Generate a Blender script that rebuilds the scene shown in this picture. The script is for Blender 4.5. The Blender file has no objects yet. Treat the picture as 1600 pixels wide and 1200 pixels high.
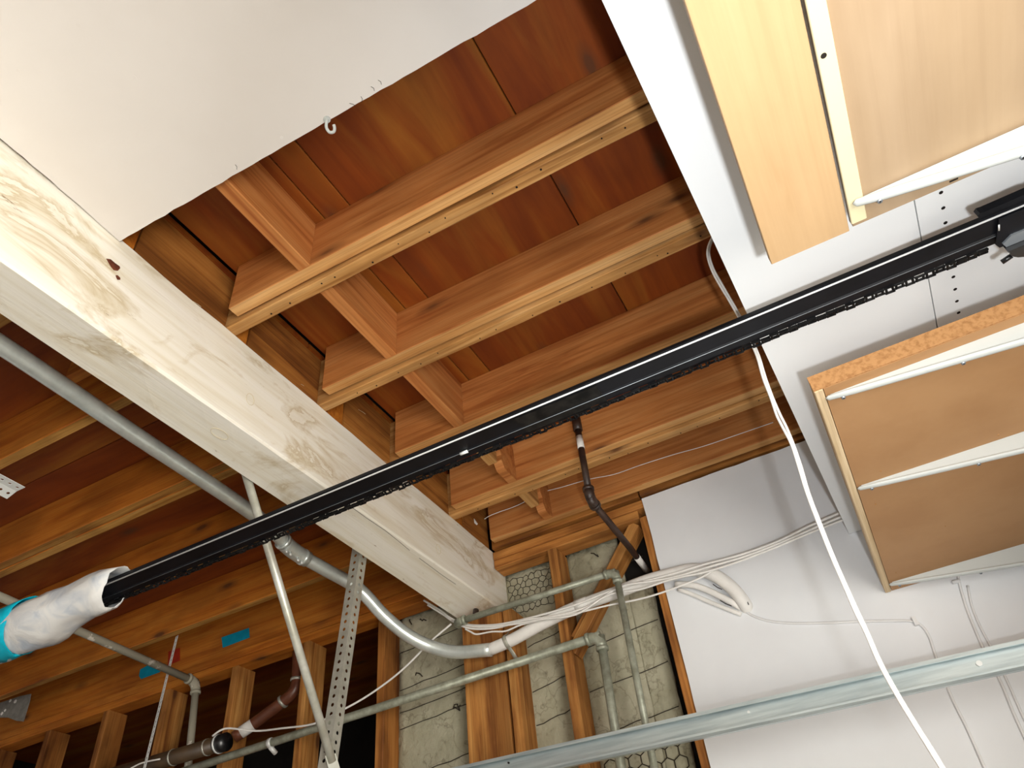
import bpy, bmesh, math, random
from mathutils import Matrix, Vector

random.seed(7)
scene = bpy.context.scene
COL = scene.collection

# ------------------------------------------------------------------ camera
CAM = Vector((0.0, 0.0, 1.2))
RC = ((0.880486275, 0.464159322, -0.096436730),      # camera right
      (-0.376778454, 0.561694478, -0.736571320),     # camera down
      (-0.287718465, 0.684876221, 0.669449511))      # camera forward
FPX = 1150.772
cd = bpy.data.cameras.new('camera'); cam = bpy.data.objects.new('camera', cd); COL.objects.link(cam)
cd.sensor_width = 36.0; cd.lens = FPX * 36.0 / 1600.0; cd.clip_start = 0.02; cd.clip_end = 200
right, up, back = Vector(RC[0]), -Vector(RC[1]), -Vector(RC[2])
m = Matrix.Identity(4)
for i in range(3):
    m[i][0] = right[i]; m[i][1] = up[i]; m[i][2] = back[i]; m[i][3] = CAM[i]
cam.matrix_world = m
scene.camera = cam

# ------------------------------------------------------------------ world, sun, door daylight, exposure
world = bpy.data.worlds.new('world'); scene.world = world; world.use_nodes = True
bg = world.node_tree.nodes['Background']
bg.inputs[0].default_value = (0.80, 0.90, 1.0, 1); bg.inputs[1].default_value = 0.35
sd = bpy.data.lights.new('sun', 'SUN'); sun = bpy.data.objects.new('sun', sd); COL.objects.link(sun)
sd.energy = 1.1; sd.angle = 0.012; sd.color = (1.0, 0.94, 0.84)
sun.location = (12, -3, 9)
sun.rotation_euler = Vector((-0.80, 0.12, -0.62)).to_track_quat('-Z', 'Y').to_euler()
ad = bpy.data.lights.new('door_daylight', 'AREA'); al = bpy.data.objects.new('door_daylight', ad); COL.objects.link(al)
ad.shape = 'RECTANGLE'; ad.size = 3.6; ad.size_y = 1.6; ad.energy = 270; ad.color = (1.0, 0.95, 0.87)
al.location = (1.35, -0.80, 0.82)
al.rotation_euler = Vector((-1.0, 0.0, 0.0)).to_track_quat('-Z', 'Z').to_euler()
# hand lamp held beside the lens: the shelf edges' narrow shadows on the deck point back to it
hd = bpy.data.lights.new('hand_lamp', 'SPOT'); hl = bpy.data.objects.new('hand_lamp', hd); COL.objects.link(hl)
hd.energy = 78; hd.color = (0.95, 0.98, 1.0); hd.shadow_soft_size = 0.03; hd.spot_size = math.radians(80); hd.spot_blend = 0.85
hl.location = (0.105, 0.04, 1.06)
hl.rotation_euler = (Vector((0.25, 1.15, 2.38)) - Vector(hl.location)).to_track_quat('-Z', 'Y').to_euler()
vs = scene.view_settings
vs.view_transform = 'Standard'; vs.look = 'None'; vs.gamma = 1.0; vs.exposure = 0.24; vs.use_curve_mapping = False

# ------------------------------------------------------------------ helpers
def px(u, v, ax, val):
    """point of the place seen at photo pixel (u, v) on the plane ax = val"""
    a, b = (u - 800) / FPX, (v - 600) / FPX
    d = Vector([RC[0][i] * a + RC[1][i] * b + RC[2][i] for i in range(3)])
    i = 'xyz'.index(ax)
    return CAM + d * ((val - CAM[i]) / d[i])

def wm(o):
    mb = o.matrix_basis
    return wm(o.parent) @ o.matrix_parent_inverse @ mb if o.parent else mb.copy()

def tag(o, label=None, cat=None, group=None, kind=None):
    if label: o['label'] = label
    if cat: o['category'] = cat
    if group: o['group'] = group
    if kind: o['kind'] = kind
    return o

def link(o, parent=None):
    COL.objects.link(o)
    if parent is not None:
        o.parent = parent; o.matrix_parent_inverse = wm(parent).inverted()
    return o

def empty(name, loc, label=None, cat=None, group=None, kind=None):
    o = bpy.data.objects.new(name, None); o.location = loc; o.empty_display_size = 0.05
    COL.objects.link(o)
    return tag(o, label, cat, group, kind)

def mesh(name, verts, faces, mat, parent=None, smooth=False, origin=None, **kw):
    verts = [Vector(v) for v in verts]
    if origin is None:
        n = len(verts)
        origin = Vector((sum(v.x for v in verts) / n, sum(v.y for v in verts) / n, min(v.z for v in verts)))
    me = bpy.data.meshes.new(name)
    me.from_pydata([v - origin for v in verts], [], faces); me.update()
    bm = bmesh.new(); bm.from_mesh(me); bmesh.ops.recalc_face_normals(bm, faces=bm.faces); bm.to_mesh(me); bm.free()
    if smooth:
        for p in me.polygons: p.use_smooth = True
    if mat: me.materials.append(mat)
    o = bpy.data.objects.new(name, me); o.location = origin
    link(o, parent)
    return tag(o, **kw)

def board(name, lo, hi, axis, mat, parent=None, bevel=0.002, jit=0.0008, seg=0.22, rot=None, under=None, **kw):
    """sawn board between corners lo and hi, its grain (local X) along axis"""
    lo, hi = Vector(lo), Vector(hi); c = (lo + hi) / 2; d = hi - lo
    if axis == 'x': L, W, H = d.x, d.y, d.z; M = Matrix.Identity(4)
    elif axis == 'y': L, W, H = d.y, d.x, d.z; M = Matrix.Rotation(math.pi / 2, 4, 'Z')
    else: L, W, H = d.z, d.y, d.x; M = Matrix.Rotation(-math.pi / 2, 4, 'Y')
    w, h, b = W / 2, H / 2, min(bevel, W / 4, H / 4)
    ring = [(-w + b, -h), (w - b, -h), (w, -h + b), (w, h - b), (w - b, h), (-w + b, h), (-w, h - b), (-w, -h + b)]
    n = max(1, int(L / seg)); V = []; F = []
    for k in range(n + 1):
        x = -L / 2 + L * k / n
        for (y, z) in ring:
            V.append((x, y + random.uniform(-jit, jit), z + random.uniform(-jit, jit)))
    for k in range(n):
        for j in range(8):
            a = k * 8 + j; e = k * 8 + (j + 1) % 8
            F.append((a, e, e + 8, a + 8))
    F.append(tuple(range(7, -1, -1))); F.append(tuple(range(n * 8, n * 8 + 8)))
    me = bpy.data.meshes.new(name); me.from_pydata(V, [], F); me.update()
    bm = bmesh.new(); bm.from_mesh(me); bmesh.ops.recalc_face_normals(bm, faces=bm.faces); bm.to_mesh(me); bm.free()
    me.materials.append(mat)
    if under is not None:                       # paler second material on a joist's downward faces
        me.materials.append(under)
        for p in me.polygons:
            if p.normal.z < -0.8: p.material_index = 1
    o = bpy.data.objects.new(name, me)
    T = Matrix.Translation(c)
    if rot is not None: T = T @ rot
    o.matrix_basis = T @ M
    link(o, parent)
    return tag(o, **kw)

def boxes(blist):
    V = []; F = []
    for (a, b) in blist:
        n = len(V)
        V += [(x, y, z) for z in (a[2], b[2]) for y in (a[1], b[1]) for x in (a[0], b[0])]
        F += [tuple(n + i for i in f) for f in ((0, 1, 3, 2), (4, 6, 7, 5), (0, 4, 5, 1), (2, 3, 7, 6), (0, 2, 6, 4), (1, 5, 7, 3))]
    return V, F

def smooth_path(pts, sub=6):
    pts = [Vector(p) for p in pts]
    if len(pts) < 3: return pts
    P = [pts[0] * 2 - pts[1]] + pts + [pts[-1] * 2 - pts[-2]]
    out = []
    for i in range(1, len(P) - 2):
        p0, p1, p2, p3 = P[i - 1], P[i], P[i + 1], P[i + 2]
        for k in range(sub):
            t = k / sub
            out.append(0.5 * ((2 * p1) + (p2 - p0) * t + (2 * p0 - 5 * p1 + 4 * p2 - p3) * t * t + (3 * p1 - p0 - 3 * p2 + p3) * t ** 3))
    out.append(pts[-1])
    return out

def tube_geo(pts, r, seg=10, flat=None, cap=True):
    pts = [Vector(p) for p in pts]; n = len(pts)
    rs = r if isinstance(r, (list, tuple)) else [r] * n
    V = []; F = []
    t0 = (pts[1] - pts[0]).normalized()
    ref = Vector((0, 0, 1)) if abs(t0.z) < 0.9 else Vector((1, 0, 0))
    u = t0.cross(ref).normalized(); prev = t0
    for i, p in enumerate(pts):
        t = (pts[min(i + 1, n - 1)] - pts[max(i - 1, 0)]).normalized()
        q = prev.rotation_difference(t); u = (q @ u); u = (u - t * u.dot(t)).normalized(); w = t.cross(u); prev = t
        for k in range(seg):
            a = 2 * math.pi * k / seg
            V.append(p + (u * math.cos(a) + w * math.sin(a) * (flat or 1.0)) * rs[i])
    for i in range(n - 1):
        for k in range(seg):
            a = i * seg + k; b = i * seg + (k + 1) % seg
            F.append((a, b, b + seg, a + seg))
    if cap:
        F.append(tuple(range(seg - 1, -1, -1))); F.append(tuple(range((n - 1) * seg, n * seg)))
    return V, F

def tube(name, pts, r, mat, parent=None, seg=10, sub=0, flat=None, **kw):
    if sub:
        n0 = len(pts); pts = smooth_path(pts, sub)
        if isinstance(r, (list, tuple)):
            r = [r[min(int(i / sub), n0 - 1)] for i in range(len(pts))]
    V, F = tube_geo(pts, r, seg, flat)
    o = mesh(name, V, F, mat, parent, smooth=True, **kw)
    return o

def merge(*geos):
    V = []; F = []
    for (v, f) in geos:
        n = len(V); V += [Vector(x) for x in v]; F += [tuple(n + i for i in q) for q in f]
    return V, F

def disc_geo(c, nrm, r, seg=8, lift=0.0004, squash=1.0, thick=0.0008):
    c, nrm = Vector(c), Vector(nrm).normalized()
    ref = Vector((0, 0, 1)) if abs(nrm.z) < 0.9 else Vector((1, 0, 0))
    u = nrm.cross(ref).normalized(); w = nrm.cross(u)
    V = []
    for h in (-thick, lift):
        for k in range(seg):
            a = 2 * math.pi * k / seg
            V.append(c + nrm * h + (u * math.cos(a) + w * math.sin(a) * squash) * r)
    F = [tuple(range(seg - 1, -1, -1)), tuple(range(seg, 2 * seg))]
    F += [(k, (k + 1) % seg, (k + 1) % seg + seg, k + seg) for k in range(seg)]
    return V, F

def extrude_profile(prof, p0, p1, yax=Vector((0, 1, 0)), zax=Vector((0, 0, 1)), n=1, closed=True):
    """profile points (a, b) along yax, zax swept from p0 to p1"""
    p0, p1 = Vector(p0), Vector(p1); k = len(prof); V = []; F = []
    for i in range(n + 1):
        p = p0.lerp(p1, i / n)
        V += [p + yax * a + zax * b for (a, b) in prof]
    for i in range(n):
        for j in range(k if closed else k - 1):
            a = i * k + j; b = i * k + (j + 1) % k
            F.append((a, b, b + k, a + k))
    if closed:
        F.append(tuple(range(k - 1, -1, -1))); F.append(tuple(range(n * k, n * k + k)))
    return V, F

# ------------------------------------------------------------------ materials
def srgb(r, g, b):
    f = lambda c: (c / 255 / 12.92) if c / 255 <= 0.04045 else ((c / 255 + 0.055) / 1.055) ** 2.4
    return (f(r), f(g), f(b), 1)

def nmat(name, rough=0.6, metal=0.0, spec=0.3):
    mt = bpy.data.materials.new(name); mt.use_nodes = True
    nt = mt.node_tree; bs = nt.nodes['Principled BSDF']
    bs.inputs['Roughness'].default_value = rough; bs.inputs['Metallic'].default_value = metal
    bs.inputs['Specular IOR Level'].default_value = spec
    return mt, nt, bs

def nd(nt, typ, **kw):
    n = nt.nodes.new(typ)
    for k, v in kw.items():
        if k.startswith('i_'):
            key = k[2:].replace('_', ' ')
            n.inputs[key].default_value = v
        else: setattr(n, k, v)
    return n

def ramp(nt, fac, stops):
    r = nt.nodes.new('ShaderNodeValToRGB'); el = r.color_ramp.elements
    while len(el) < len(stops): el.new(0.5)
    for e, (p, c) in zip(el, stops): e.position = p; e.color = c
    nt.links.new(fac, r.inputs[0]); return r

def coords(nt, scale, rnd=True, kind='Object'):
    tc = nt.nodes.new('ShaderNodeTexCoord'); mp = nt.nodes.new('ShaderNodeMapping')
    mp.inputs['Scale'].default_value = scale
    nt.links.new(tc.outputs[kind], mp.inputs['Vector'])
    if rnd:
        oi = nt.nodes.new('ShaderNodeObjectInfo'); mu = nt.nodes.new('ShaderNodeMath'); mu.operation = 'MULTIPLY'; mu.inputs[1].default_value = 53.0
        nt.links.new(oi.outputs['Random'], mu.inputs[0])
        cb = nt.nodes.new('ShaderNodeCombineXYZ')
        for i in range(3): nt.links.new(mu.outputs[0], cb.inputs[i])
        nt.links.new(cb.outputs[0], mp.inputs['Location'])
    return mp

def mix(nt, fac, a, b, typ='MIX'):
    n = nt.nodes.new('ShaderNodeMix'); n.data_type = 'RGBA'; n.blend_type = typ
    L = nt.links
    if isinstance(fac, (int, float)): n.inputs[0].default_value = fac
    else: L.new(fac, n.inputs[0])
    for s, v in ((6, a), (7, b)):
        if isinstance(v, tuple): n.inputs[s].default_value = v
        else: L.new(v, n.inputs[s])
    return n.outputs[2]

def bump(nt, bs, h, strength, dist=0.002):
    b = nt.nodes.new('ShaderNodeBump'); b.inputs['Strength'].default_value = strength; b.inputs['Distance'].default_value = dist
    nt.links.new(h, b.inputs['Height']); nt.links.new(b.outputs[0], bs.inputs['Normal'])

def wood(name, light, mid, dark, knot=(0.10, 0.035, 0.012, 1), rough=0.65, gs=(1.1, 16, 16), knots=True, dirt=0.25, vary=0.25, lines=0.65):
    mt, nt, bs = nmat(name, rough)
    L = nt.links
    mp = coords(nt, gs)
    n1 = nd(nt, 'ShaderNodeTexNoise', i_Scale=1.6, i_Detail=5.0, i_Roughness=0.55, i_Distortion=0.9)
    L.new(mp.outputs[0], n1.inputs['Vector'])
    r1 = ramp(nt, n1.outputs['Fac'], [(0.30, dark), (0.48, mid), (0.70, light)])
    # fine growth lines
    mp2 = coords(nt, (gs[0] * 0.8, gs[1] * 7, gs[2] * 7))
    n2 = nd(nt, 'ShaderNodeTexNoise', i_Scale=1.5, i_Detail=3.0, i_Roughness=0.6, i_Distortion=0.3)
    L.new(mp2.outputs[0], n2.inputs['Vector'])
    r2 = ramp(nt, n2.outputs['Fac'], [(0.35, (0.62, 0.55, 0.5, 1)), (0.55, (1, 1, 1, 1))])
    c = mix(nt, lines, r1.outputs[0], r2.outputs[0], 'MULTIPLY')
    # board to board tone
    oi = nt.nodes.new('ShaderNodeObjectInfo')
    r3 = ramp(nt, oi.outputs['Random'], [(0.0, (1 - vary, 1 - vary * 1.15, 1 - vary * 1.3, 1)), (1.0, (1, 1, 1, 1))])
    c = mix(nt, 1.0, c, r3.outputs[0], 'MULTIPLY')
    # weathering blotches
    mp3 = coords(nt, (2.2, 5, 5))
    n3 = nd(nt, 'ShaderNodeTexNoise', i_Scale=1.5, i_Detail=4.0)
    L.new(mp3.outputs[0], n3.inputs['Vector'])
    r4 = ramp(nt, n3.outputs['Fac'], [(0.38, (1 - dirt * 2, 1 - dirt * 2.2, 1 - dirt * 2.4, 1)), (0.58, (1, 1, 1, 1))])
    c = mix(nt, 1.0, c, r4.outputs[0], 'MULTIPLY')
    if knots:
        mp4 = coords(nt, (2.6, 7, 7))
        v = nd(nt, 'ShaderNodeTexVoronoi', i_Scale=1.0); L.new(mp4.outputs[0], v.inputs['Vector'])
        rk = ramp(nt, v.outputs['Distance'], [(0.06, (0.9, 0.9, 0.9, 1)), (0.10, (0.45, 0.45, 0.45, 1)), (0.20, (0, 0, 0, 1))])
        c = mix(nt, rk.outputs[0], c, knot)
    L.new(c, bs.inputs['Base Color'])
    bump(nt, bs, n2.outputs['Fac'], 0.35, 0.0012)
    return mt

def plain(name, col, rough=0.5, metal=0.0, noise=0.0, nscale=20.0, spec=0.3, col2=None, lo=0.35, hi=0.65, scale=(1, 1, 1), bumpy=0.0):
    mt, nt, bs = nmat(name, rough, metal, spec)
    if noise or col2 or bumpy:
        mp = coords(nt, scale)
        n = nd(nt, 'ShaderNodeTexNoise', i_Scale=nscale, i_Detail=4.0, i_Roughness=0.6)
        nt.links.new(mp.outputs[0], n.inputs['Vector'])
        c2 = col2 or tuple(x * (1 - noise) for x in col[:3]) + (1,)
        r = ramp(nt, n.outputs['Fac'], [(lo, c2), (hi, col)])
        nt.links.new(r.outputs[0], bs.inputs['Base Color'])
        if bumpy: bump(nt, bs, n.outputs['Fac'], bumpy, 0.003)
    else:
        bs.inputs['Base Color'].default_value = col
    return mt

M = {}
M['sister'] = wood('fresh_fir', (0.66, 0.295, 0.095, 1), (0.56, 0.212, 0.057, 1), (0.38, 0.115, 0.026, 1), dirt=0.07, vary=0.12, lines=0.5)
M['joist'] = wood('aged_fir', (0.70, 0.42, 0.17, 1), (0.57, 0.29, 0.09, 1), (0.33, 0.14, 0.034, 1), dirt=0.14, vary=0.12, lines=0.5)
M['old'] = wood('old_fir', (0.60, 0.225, 0.030, 1), (0.52, 0.165, 0.016, 1), (0.38, 0.10, 0.008, 1), dirt=0.14, vary=0.12, lines=0.45)
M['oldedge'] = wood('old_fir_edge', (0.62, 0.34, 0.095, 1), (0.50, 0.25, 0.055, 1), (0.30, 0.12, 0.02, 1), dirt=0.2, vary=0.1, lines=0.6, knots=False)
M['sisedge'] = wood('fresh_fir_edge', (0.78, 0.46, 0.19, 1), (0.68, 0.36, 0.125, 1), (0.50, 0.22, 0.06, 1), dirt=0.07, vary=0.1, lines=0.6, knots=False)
M['rim'] = wood('rim_fir', (0.52, 0.23, 0.052, 1), (0.40, 0.155, 0.03, 1), (0.20, 0.065, 0.013, 1), dirt=0.22, vary=0.2)
M['stud'] = wood('stud_fir', (0.70, 0.36, 0.105, 1), (0.56, 0.245, 0.06, 1), (0.27, 0.09, 0.02, 1), dirt=0.2, vary=0.25)
M['studold'] = wood('stud_old_fir', (0.50, 0.22, 0.055, 1), (0.38, 0.145, 0.03, 1), (0.18, 0.058, 0.012, 1), dirt=0.25, vary=0.25)
M['plate'] = wood('plate_fir', (0.68, 0.32, 0.085, 1), (0.54, 0.22, 0.05, 1), (0.27, 0.09, 0.02, 1), dirt=0.22, vary=0.12)
M['ply'] = wood('subfloor_plywood', (0.34, 0.12, 0.013, 1), (0.24, 0.050, 0.0035, 1), (0.17, 0.029, 0.002, 1), gs=(0.55, 4.0, 4.0), knots=True, dirt=0.08, vary=0.10, lines=0.25)
M['pine'] = wood('pine_strip', (0.80, 0.66, 0.44, 1), (0.72, 0.56, 0.35, 1), (0.52, 0.36, 0.18, 1), knots=False, dirt=0.05, vary=0.02)
M['maple'] = wood('maple_laminate', (0.50, 0.335, 0.18, 1), (0.46, 0.30, 0.155, 1), (0.405, 0.25, 0.12, 1), gs=(0.7, 6, 6), knots=False, rough=0.45, dirt=0.03, vary=0.02, lines=0.12)
M['maple_shaded'] = wood('maple_laminate_shaded', (0.38, 0.275, 0.175, 1), (0.34, 0.24, 0.145, 1), (0.295, 0.20, 0.115, 1), gs=(0.7, 4, 4), knots=False, rough=0.45, dirt=0.04, vary=0.02, lines=0.12)  # same maple, darker and greyer: shade on the panel put into its colour
M['particle'] = plain('particle_board', (0.43, 0.24, 0.108, 1), 0.6, col2=(0.385, 0.205, 0.088, 1), nscale=6)
M['particle_edge'] = plain('particle_board_edge', (0.44, 0.225, 0.088, 1), 0.9, col2=(0.31, 0.145, 0.052, 1), nscale=90, lo=0.35, hi=0.55, bumpy=0.6)
M['drywall'] = plain('painted_drywall', (0.77, 0.785, 0.80, 1), 0.75, col2=(0.73, 0.74, 0.755, 1), nscale=3, bumpy=0.03)
M['ceilpaint'] = plain('painted_ceiling_drywall', (0.77, 0.735, 0.70, 1), 0.8, col2=(0.72, 0.68, 0.64, 1), nscale=1.6, bumpy=0.03)
M['drywall_core'] = plain('drywall_core', (0.62, 0.58, 0.54, 1), 0.95, col2=(0.42, 0.36, 0.30, 1), nscale=60)
M['melamine'] = plain('white_melamine', (0.91, 0.93, 0.935, 1), 0.35)
M['white'] = plain('white_enamel', (0.54, 0.565, 0.545, 1), 0.4)
M['cable'] = plain('white_cable', (0.84, 0.82, 0.78, 1), 0.5, noise=0.12, nscale=15)
M['cablep'] = plain('painted_wire', (0.76, 0.755, 0.75, 1), 0.6, noise=0.1, nscale=15)
M['cream'] = plain('cream_enamel', (0.62, 0.545, 0.345, 1), 0.5)
M['black'] = plain('black_enamel', (0.006, 0.0065, 0.009, 1), 0.38, spec=0.22, noise=0.5, nscale=14)
M['grease'] = plain('greasy_black_steel', (0.022, 0.021, 0.020, 1), 0.38, metal=0.5, col2=(0.006, 0.006, 0.007, 1), nscale=40)
M['lip'] = plain('steel_lip_highlight', (0.80, 0.81, 0.82, 1), 0.4, metal=0.25)  # pale colour paints the highlight running along the rail's near edge
M['galv'] = plain('galvanised_steel', (0.80, 0.86, 0.83, 1), 0.30, metal=0.55, col2=(0.64, 0.70, 0.67, 1), nscale=18, scale=(1, 1, 1))
M['galvpipe'] = plain('dull_galvanised_pipe', (0.42, 0.44, 0.355, 1), 0.45, metal=0.35, col2=(0.25, 0.26, 0.195, 1), nscale=25)
M['track'] = plain('zinc_track', (0.62, 0.70, 0.71, 1), 0.38, metal=0.75, col2=(0.44, 0.52, 0.54, 1), nscale=12, scale=(0.4, 6, 6))
M['angle'] = plain('zinc_angle', (0.55, 0.55, 0.48, 1), 0.45, metal=0.55, col2=(0.40, 0.39, 0.33, 1), nscale=20)
M['whiteang'] = plain('bright_zinc', (0.80, 0.82, 0.80, 1), 0.4, metal=0.2)
M['tubem'] = plain('pale_tube', (0.66, 0.67, 0.60, 1), 0.4, metal=0.4, col2=(0.48, 0.48, 0.40, 1), nscale=18)
M['paintpipe'] = plain('flaking_painted_pipe', (0.34, 0.32, 0.25, 1), 0.6, col2=(0.70, 0.66, 0.58, 1), nscale=14, lo=0.36, hi=0.40)
M['iron'] = plain('brown_iron', (0.055, 0.028, 0.018, 1), 0.45, col2=(0.022, 0.012, 0.009, 1), nscale=18, spec=0.5)
M['abs'] = plain('dark_drain_pipe', (0.075, 0.045, 0.022, 1), 0.42, col2=(0.04, 0.024, 0.014, 1), nscale=9, spec=0.5)
M['copper'] = plain('brown_drain_pipe', (0.17, 0.055, 0.026, 1), 0.38, col2=(0.09, 0.028, 0.015, 1), nscale=9, spec=0.5)
M['hub'] = plain('black_rubber', (0.008, 0.008, 0.009, 1), 0.3, spec=0.6)
M['bluetape'] = plain('blue_tape', (0.0, 0.27, 0.42, 1), 0.6, noise=0.25, nscale=25)
M['cyantape'] = plain('cyan_tape', (0.0, 0.46, 0.62, 1), 0.5, noise=0.15, nscale=20)
M['redtag'] = plain('red_tag', (0.42, 0.028, 0.008, 1), 0.6, noise=0.3, nscale=25)
M['dark'] = plain('dark_hole', (0.012, 0.008, 0.006, 1), 0.9)
M['wire'] = plain('rusty_wire', (0.035, 0.028, 0.020, 1), 0.7)
M['unlit'] = plain('unlit_black', (0.016, 0.013, 0.011, 1), 1.0, noise=0.4, nscale=4)  # near-black colour paints the darkness of closed-off spaces behind the framing
M['concrete'] = plain('garage_concrete', (0.40, 0.385, 0.36, 1), 0.8, col2=(0.34, 0.325, 0.305, 1), nscale=2)
M['driveway'] = plain('driveway_concrete', (0.58, 0.57, 0.54, 1), 0.9, noise=0.15, nscale=1)
M['grey'] = plain('grey_steel', (0.30, 0.33, 0.36, 1), 0.4, metal=0.6)
M['gusset'] = plain('grey_gusset', (0.26, 0.25, 0.225, 1), 0.7, noise=0.3, nscale=30)

def sheathing_mat():
    mt, nt, bs = nmat('mortar_sheathing', 0.95)
    mp = coords(nt, (1, 1, 1))
    n = nd(nt, 'ShaderNodeTexNoise', i_Scale=3.5, i_Detail=8.0, i_Roughness=0.65)
    nt.links.new(mp.outputs[0], n.inputs['Vector'])
    r = ramp(nt, n.outputs['Fac'], [(0.25, (0.20, 0.19, 0.125, 1)), (0.42, (0.36, 0.345, 0.24, 1)), (0.60, (0.46, 0.44, 0.325, 1)), (0.80, (0.55, 0.53, 0.41, 1))])
    n2 = nd(nt, 'ShaderNodeTexNoise', i_Scale=28.0, i_Detail=4.0)
    nt.links.new(mp.outputs[0], n2.inputs['Vector'])
    r2 = ramp(nt, n2.outputs['Fac'], [(0.25, (0.45, 0.43, 0.40, 1)), (0.40, (1, 1, 1, 1))])
    c = mix(nt, 0.6, r.outputs[0], r2.outputs[0], 'MULTIPLY')
    nt.links.new(c, bs.inputs['Base Color'])
    v = nd(nt, 'ShaderNodeTexVoronoi', i_Scale=7.0); v.feature = 'DISTANCE_TO_EDGE'
    dn = nd(nt, 'ShaderNodeTexNoise', i_Scale=6.0, i_Detail=5.0); nt.links.new(mp.outputs[0], dn.inputs['Vector'])
    vm = mix(nt, 0.35, mp.outputs[0], dn.outputs['Color']); nt.links.new(vm, v.inputs['Vector'])
    rc = ramp(nt, v.outputs['Distance'], [(0.0, (0.35, 0.32, 0.28, 1)), (0.025, (1, 1, 1, 1))])
    c = mix(nt, 0.45, c, rc.outputs[0], 'MULTIPLY')
    nt.links.new(c, bs.inputs['Base Color'])
    bump(nt, bs, n2.outputs['Fac'], 0.8, 0.012)
    return mt
M['mortar'] = sheathing_mat()

def beam_mat():
    mt, nt, bs = nmat('whitewashed_timber', 0.6)
    L = nt.links
    mp = coords(nt, (14, 0.9, 14), rnd=False)
    n1 = nd(nt, 'ShaderNodeTexNoise', i_Scale=2.0, i_Detail=5.0, i_Distortion=0.5); L.new(mp.outputs[0], n1.inputs['Vector'])
    r1 = ramp(nt, n1.outputs['Fac'], [(0.30, (0.78, 0.72, 0.58, 1)), (0.5, (0.87, 0.835, 0.73, 1)), (0.7, (0.90, 0.87, 0.79, 1))])
    mp2 = coords(nt, (60, 1.6, 60), rnd=False)
    n2 = nd(nt, 'ShaderNodeTexNoise', i_Scale=2.0, i_Detail=3.0); L.new(mp2.outputs[0], n2.inputs['Vector'])
    r2 = ramp(nt, n2.outputs['Fac'], [(0.30, (0.84, 0.80, 0.74, 1)), (0.44, (1, 1, 1, 1))])
    c = mix(nt, 0.5, r1.outputs[0], r2.outputs[0], 'MULTIPLY')
    # tannin stains of their own shape
    mp3 = coords(nt, (3.2, 2.0, 5.5), rnd=False)
    n3 = nd(nt, 'ShaderNodeTexNoise', i_Scale=1.4, i_Detail=7.0, i_Roughness=0.62, i_Distortion=0.8); L.new(mp3.outputs[0], n3.inputs['Vector'])
    r3 = ramp(nt, n3.outputs['Fac'], [(0.53, (0, 0, 0, 1)), (0.60, (0.38, 0.38, 0.38, 1)), (0.625, (0.62, 0.62, 0.62, 1)), (0.645, (0.10, 0.10, 0.10, 1)), (0.75, (0.25, 0.25, 0.25, 1))])
    c = mix(nt, r3.outputs[0], c, (0.46, 0.33, 0.13, 1))
    mp4 = coords(nt, (6, 1.5, 6), rnd=False)
    n4 = nd(nt, 'ShaderNodeTexNoise', i_Scale=6.0, i_Detail=6.0, i_Roughness=0.7); L.new(mp4.outputs[0], n4.inputs['Vector'])
    r4 = ramp(nt, n4.outputs['Fac'], [(0.27, (0.42, 0.33, 0.22, 1)), (0.34, (1, 1, 1, 1))])
    c = mix(nt, 1.0, c, r4.outputs[0], 'MULTIPLY')
    L.new(c, bs.inputs['Base Color'])
    bump(nt, bs, n2.outputs['Fac'], 0.35, 0.0015)
    return mt
M['beam'] = beam_mat()

def plastic_mat():
    mt, nt, bs = nmat('white_plastic_film', 0.25, spec=0.5)
    mp = coords(nt, (1, 1, 1))
    n = nd(nt, 'ShaderNodeTexNoise', i_Scale=9.0, i_Detail=4.0, i_Distortion=1.0); nt.links.new(mp.outputs[0], n.inputs['Vector'])
    r = ramp(nt, n.outputs['Fac'], [(0.35, (0.50, 0.56, 0.64, 1)), (0.55, (0.80, 0.80, 0.78, 1))])
    nt.links.new(r.outputs[0], bs.inputs['Base Color'])
    bs.inputs['Transmission Weight'].default_value = 0.10
    bump(nt, bs, n.outputs['Fac'], 0.5, 0.01)
    return mt
M['film'] = plastic_mat()

# ------------------------------------------------------------------ setting: shell
XW = 0.85            # inner face of the garage-door wall
YW = 2.535           # face of the back-wall framing
ZJ = 2.80            # underside of the floor joists
ZP = 3.005           # underside of the subfloor
tag(mesh('floor', *boxes([((-5.4, -3.4, -0.1), (XW, YW + 0.2, 0))]), M['concrete']), kind='structure')
tag(mesh('ground', *boxes([((XW, -12, -0.12), (16, 12, -0.02))]), M['driveway']), kind='structure')
tag(mesh('wall_left', *boxes([((-5.5, -3.4, 0), (-5.4, YW + 0.2, 3.0))]), M['drywall']), kind='structure')
tag(mesh('wall_front', *boxes([((-5.4, -3.5, 0), (XW, -3.4, 3.0))]), M['drywall']), kind='structure')
tag(mesh('wall_right', *boxes([((XW, -3.4, 2.05), (XW + 0.14, YW + 0.2, 3.0)), ((XW, -3.4, 0), (XW + 0.14, -2.6, 2.05)), ((XW, 1.05, 0), (XW + 0.14, YW + 0.2, 2.05))]), M['drywall']), kind='structure')
crawl = tag(mesh('crawlspace', *boxes([((-5.5, 4.4, 0), (-1.6, 4.5, 3.064)), ((-5.5, 2.75, -0.1), (-1.6, 4.4, 0.9)), ((-1.66, 2.68, 0), (-1.6, 4.4, 3.064)), ((-5.6, 2.5, 0), (-5.5, 4.5, 3.064))]), M['unlit']), kind='structure')  # dark enclosure added to keep the open stud bays black

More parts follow.
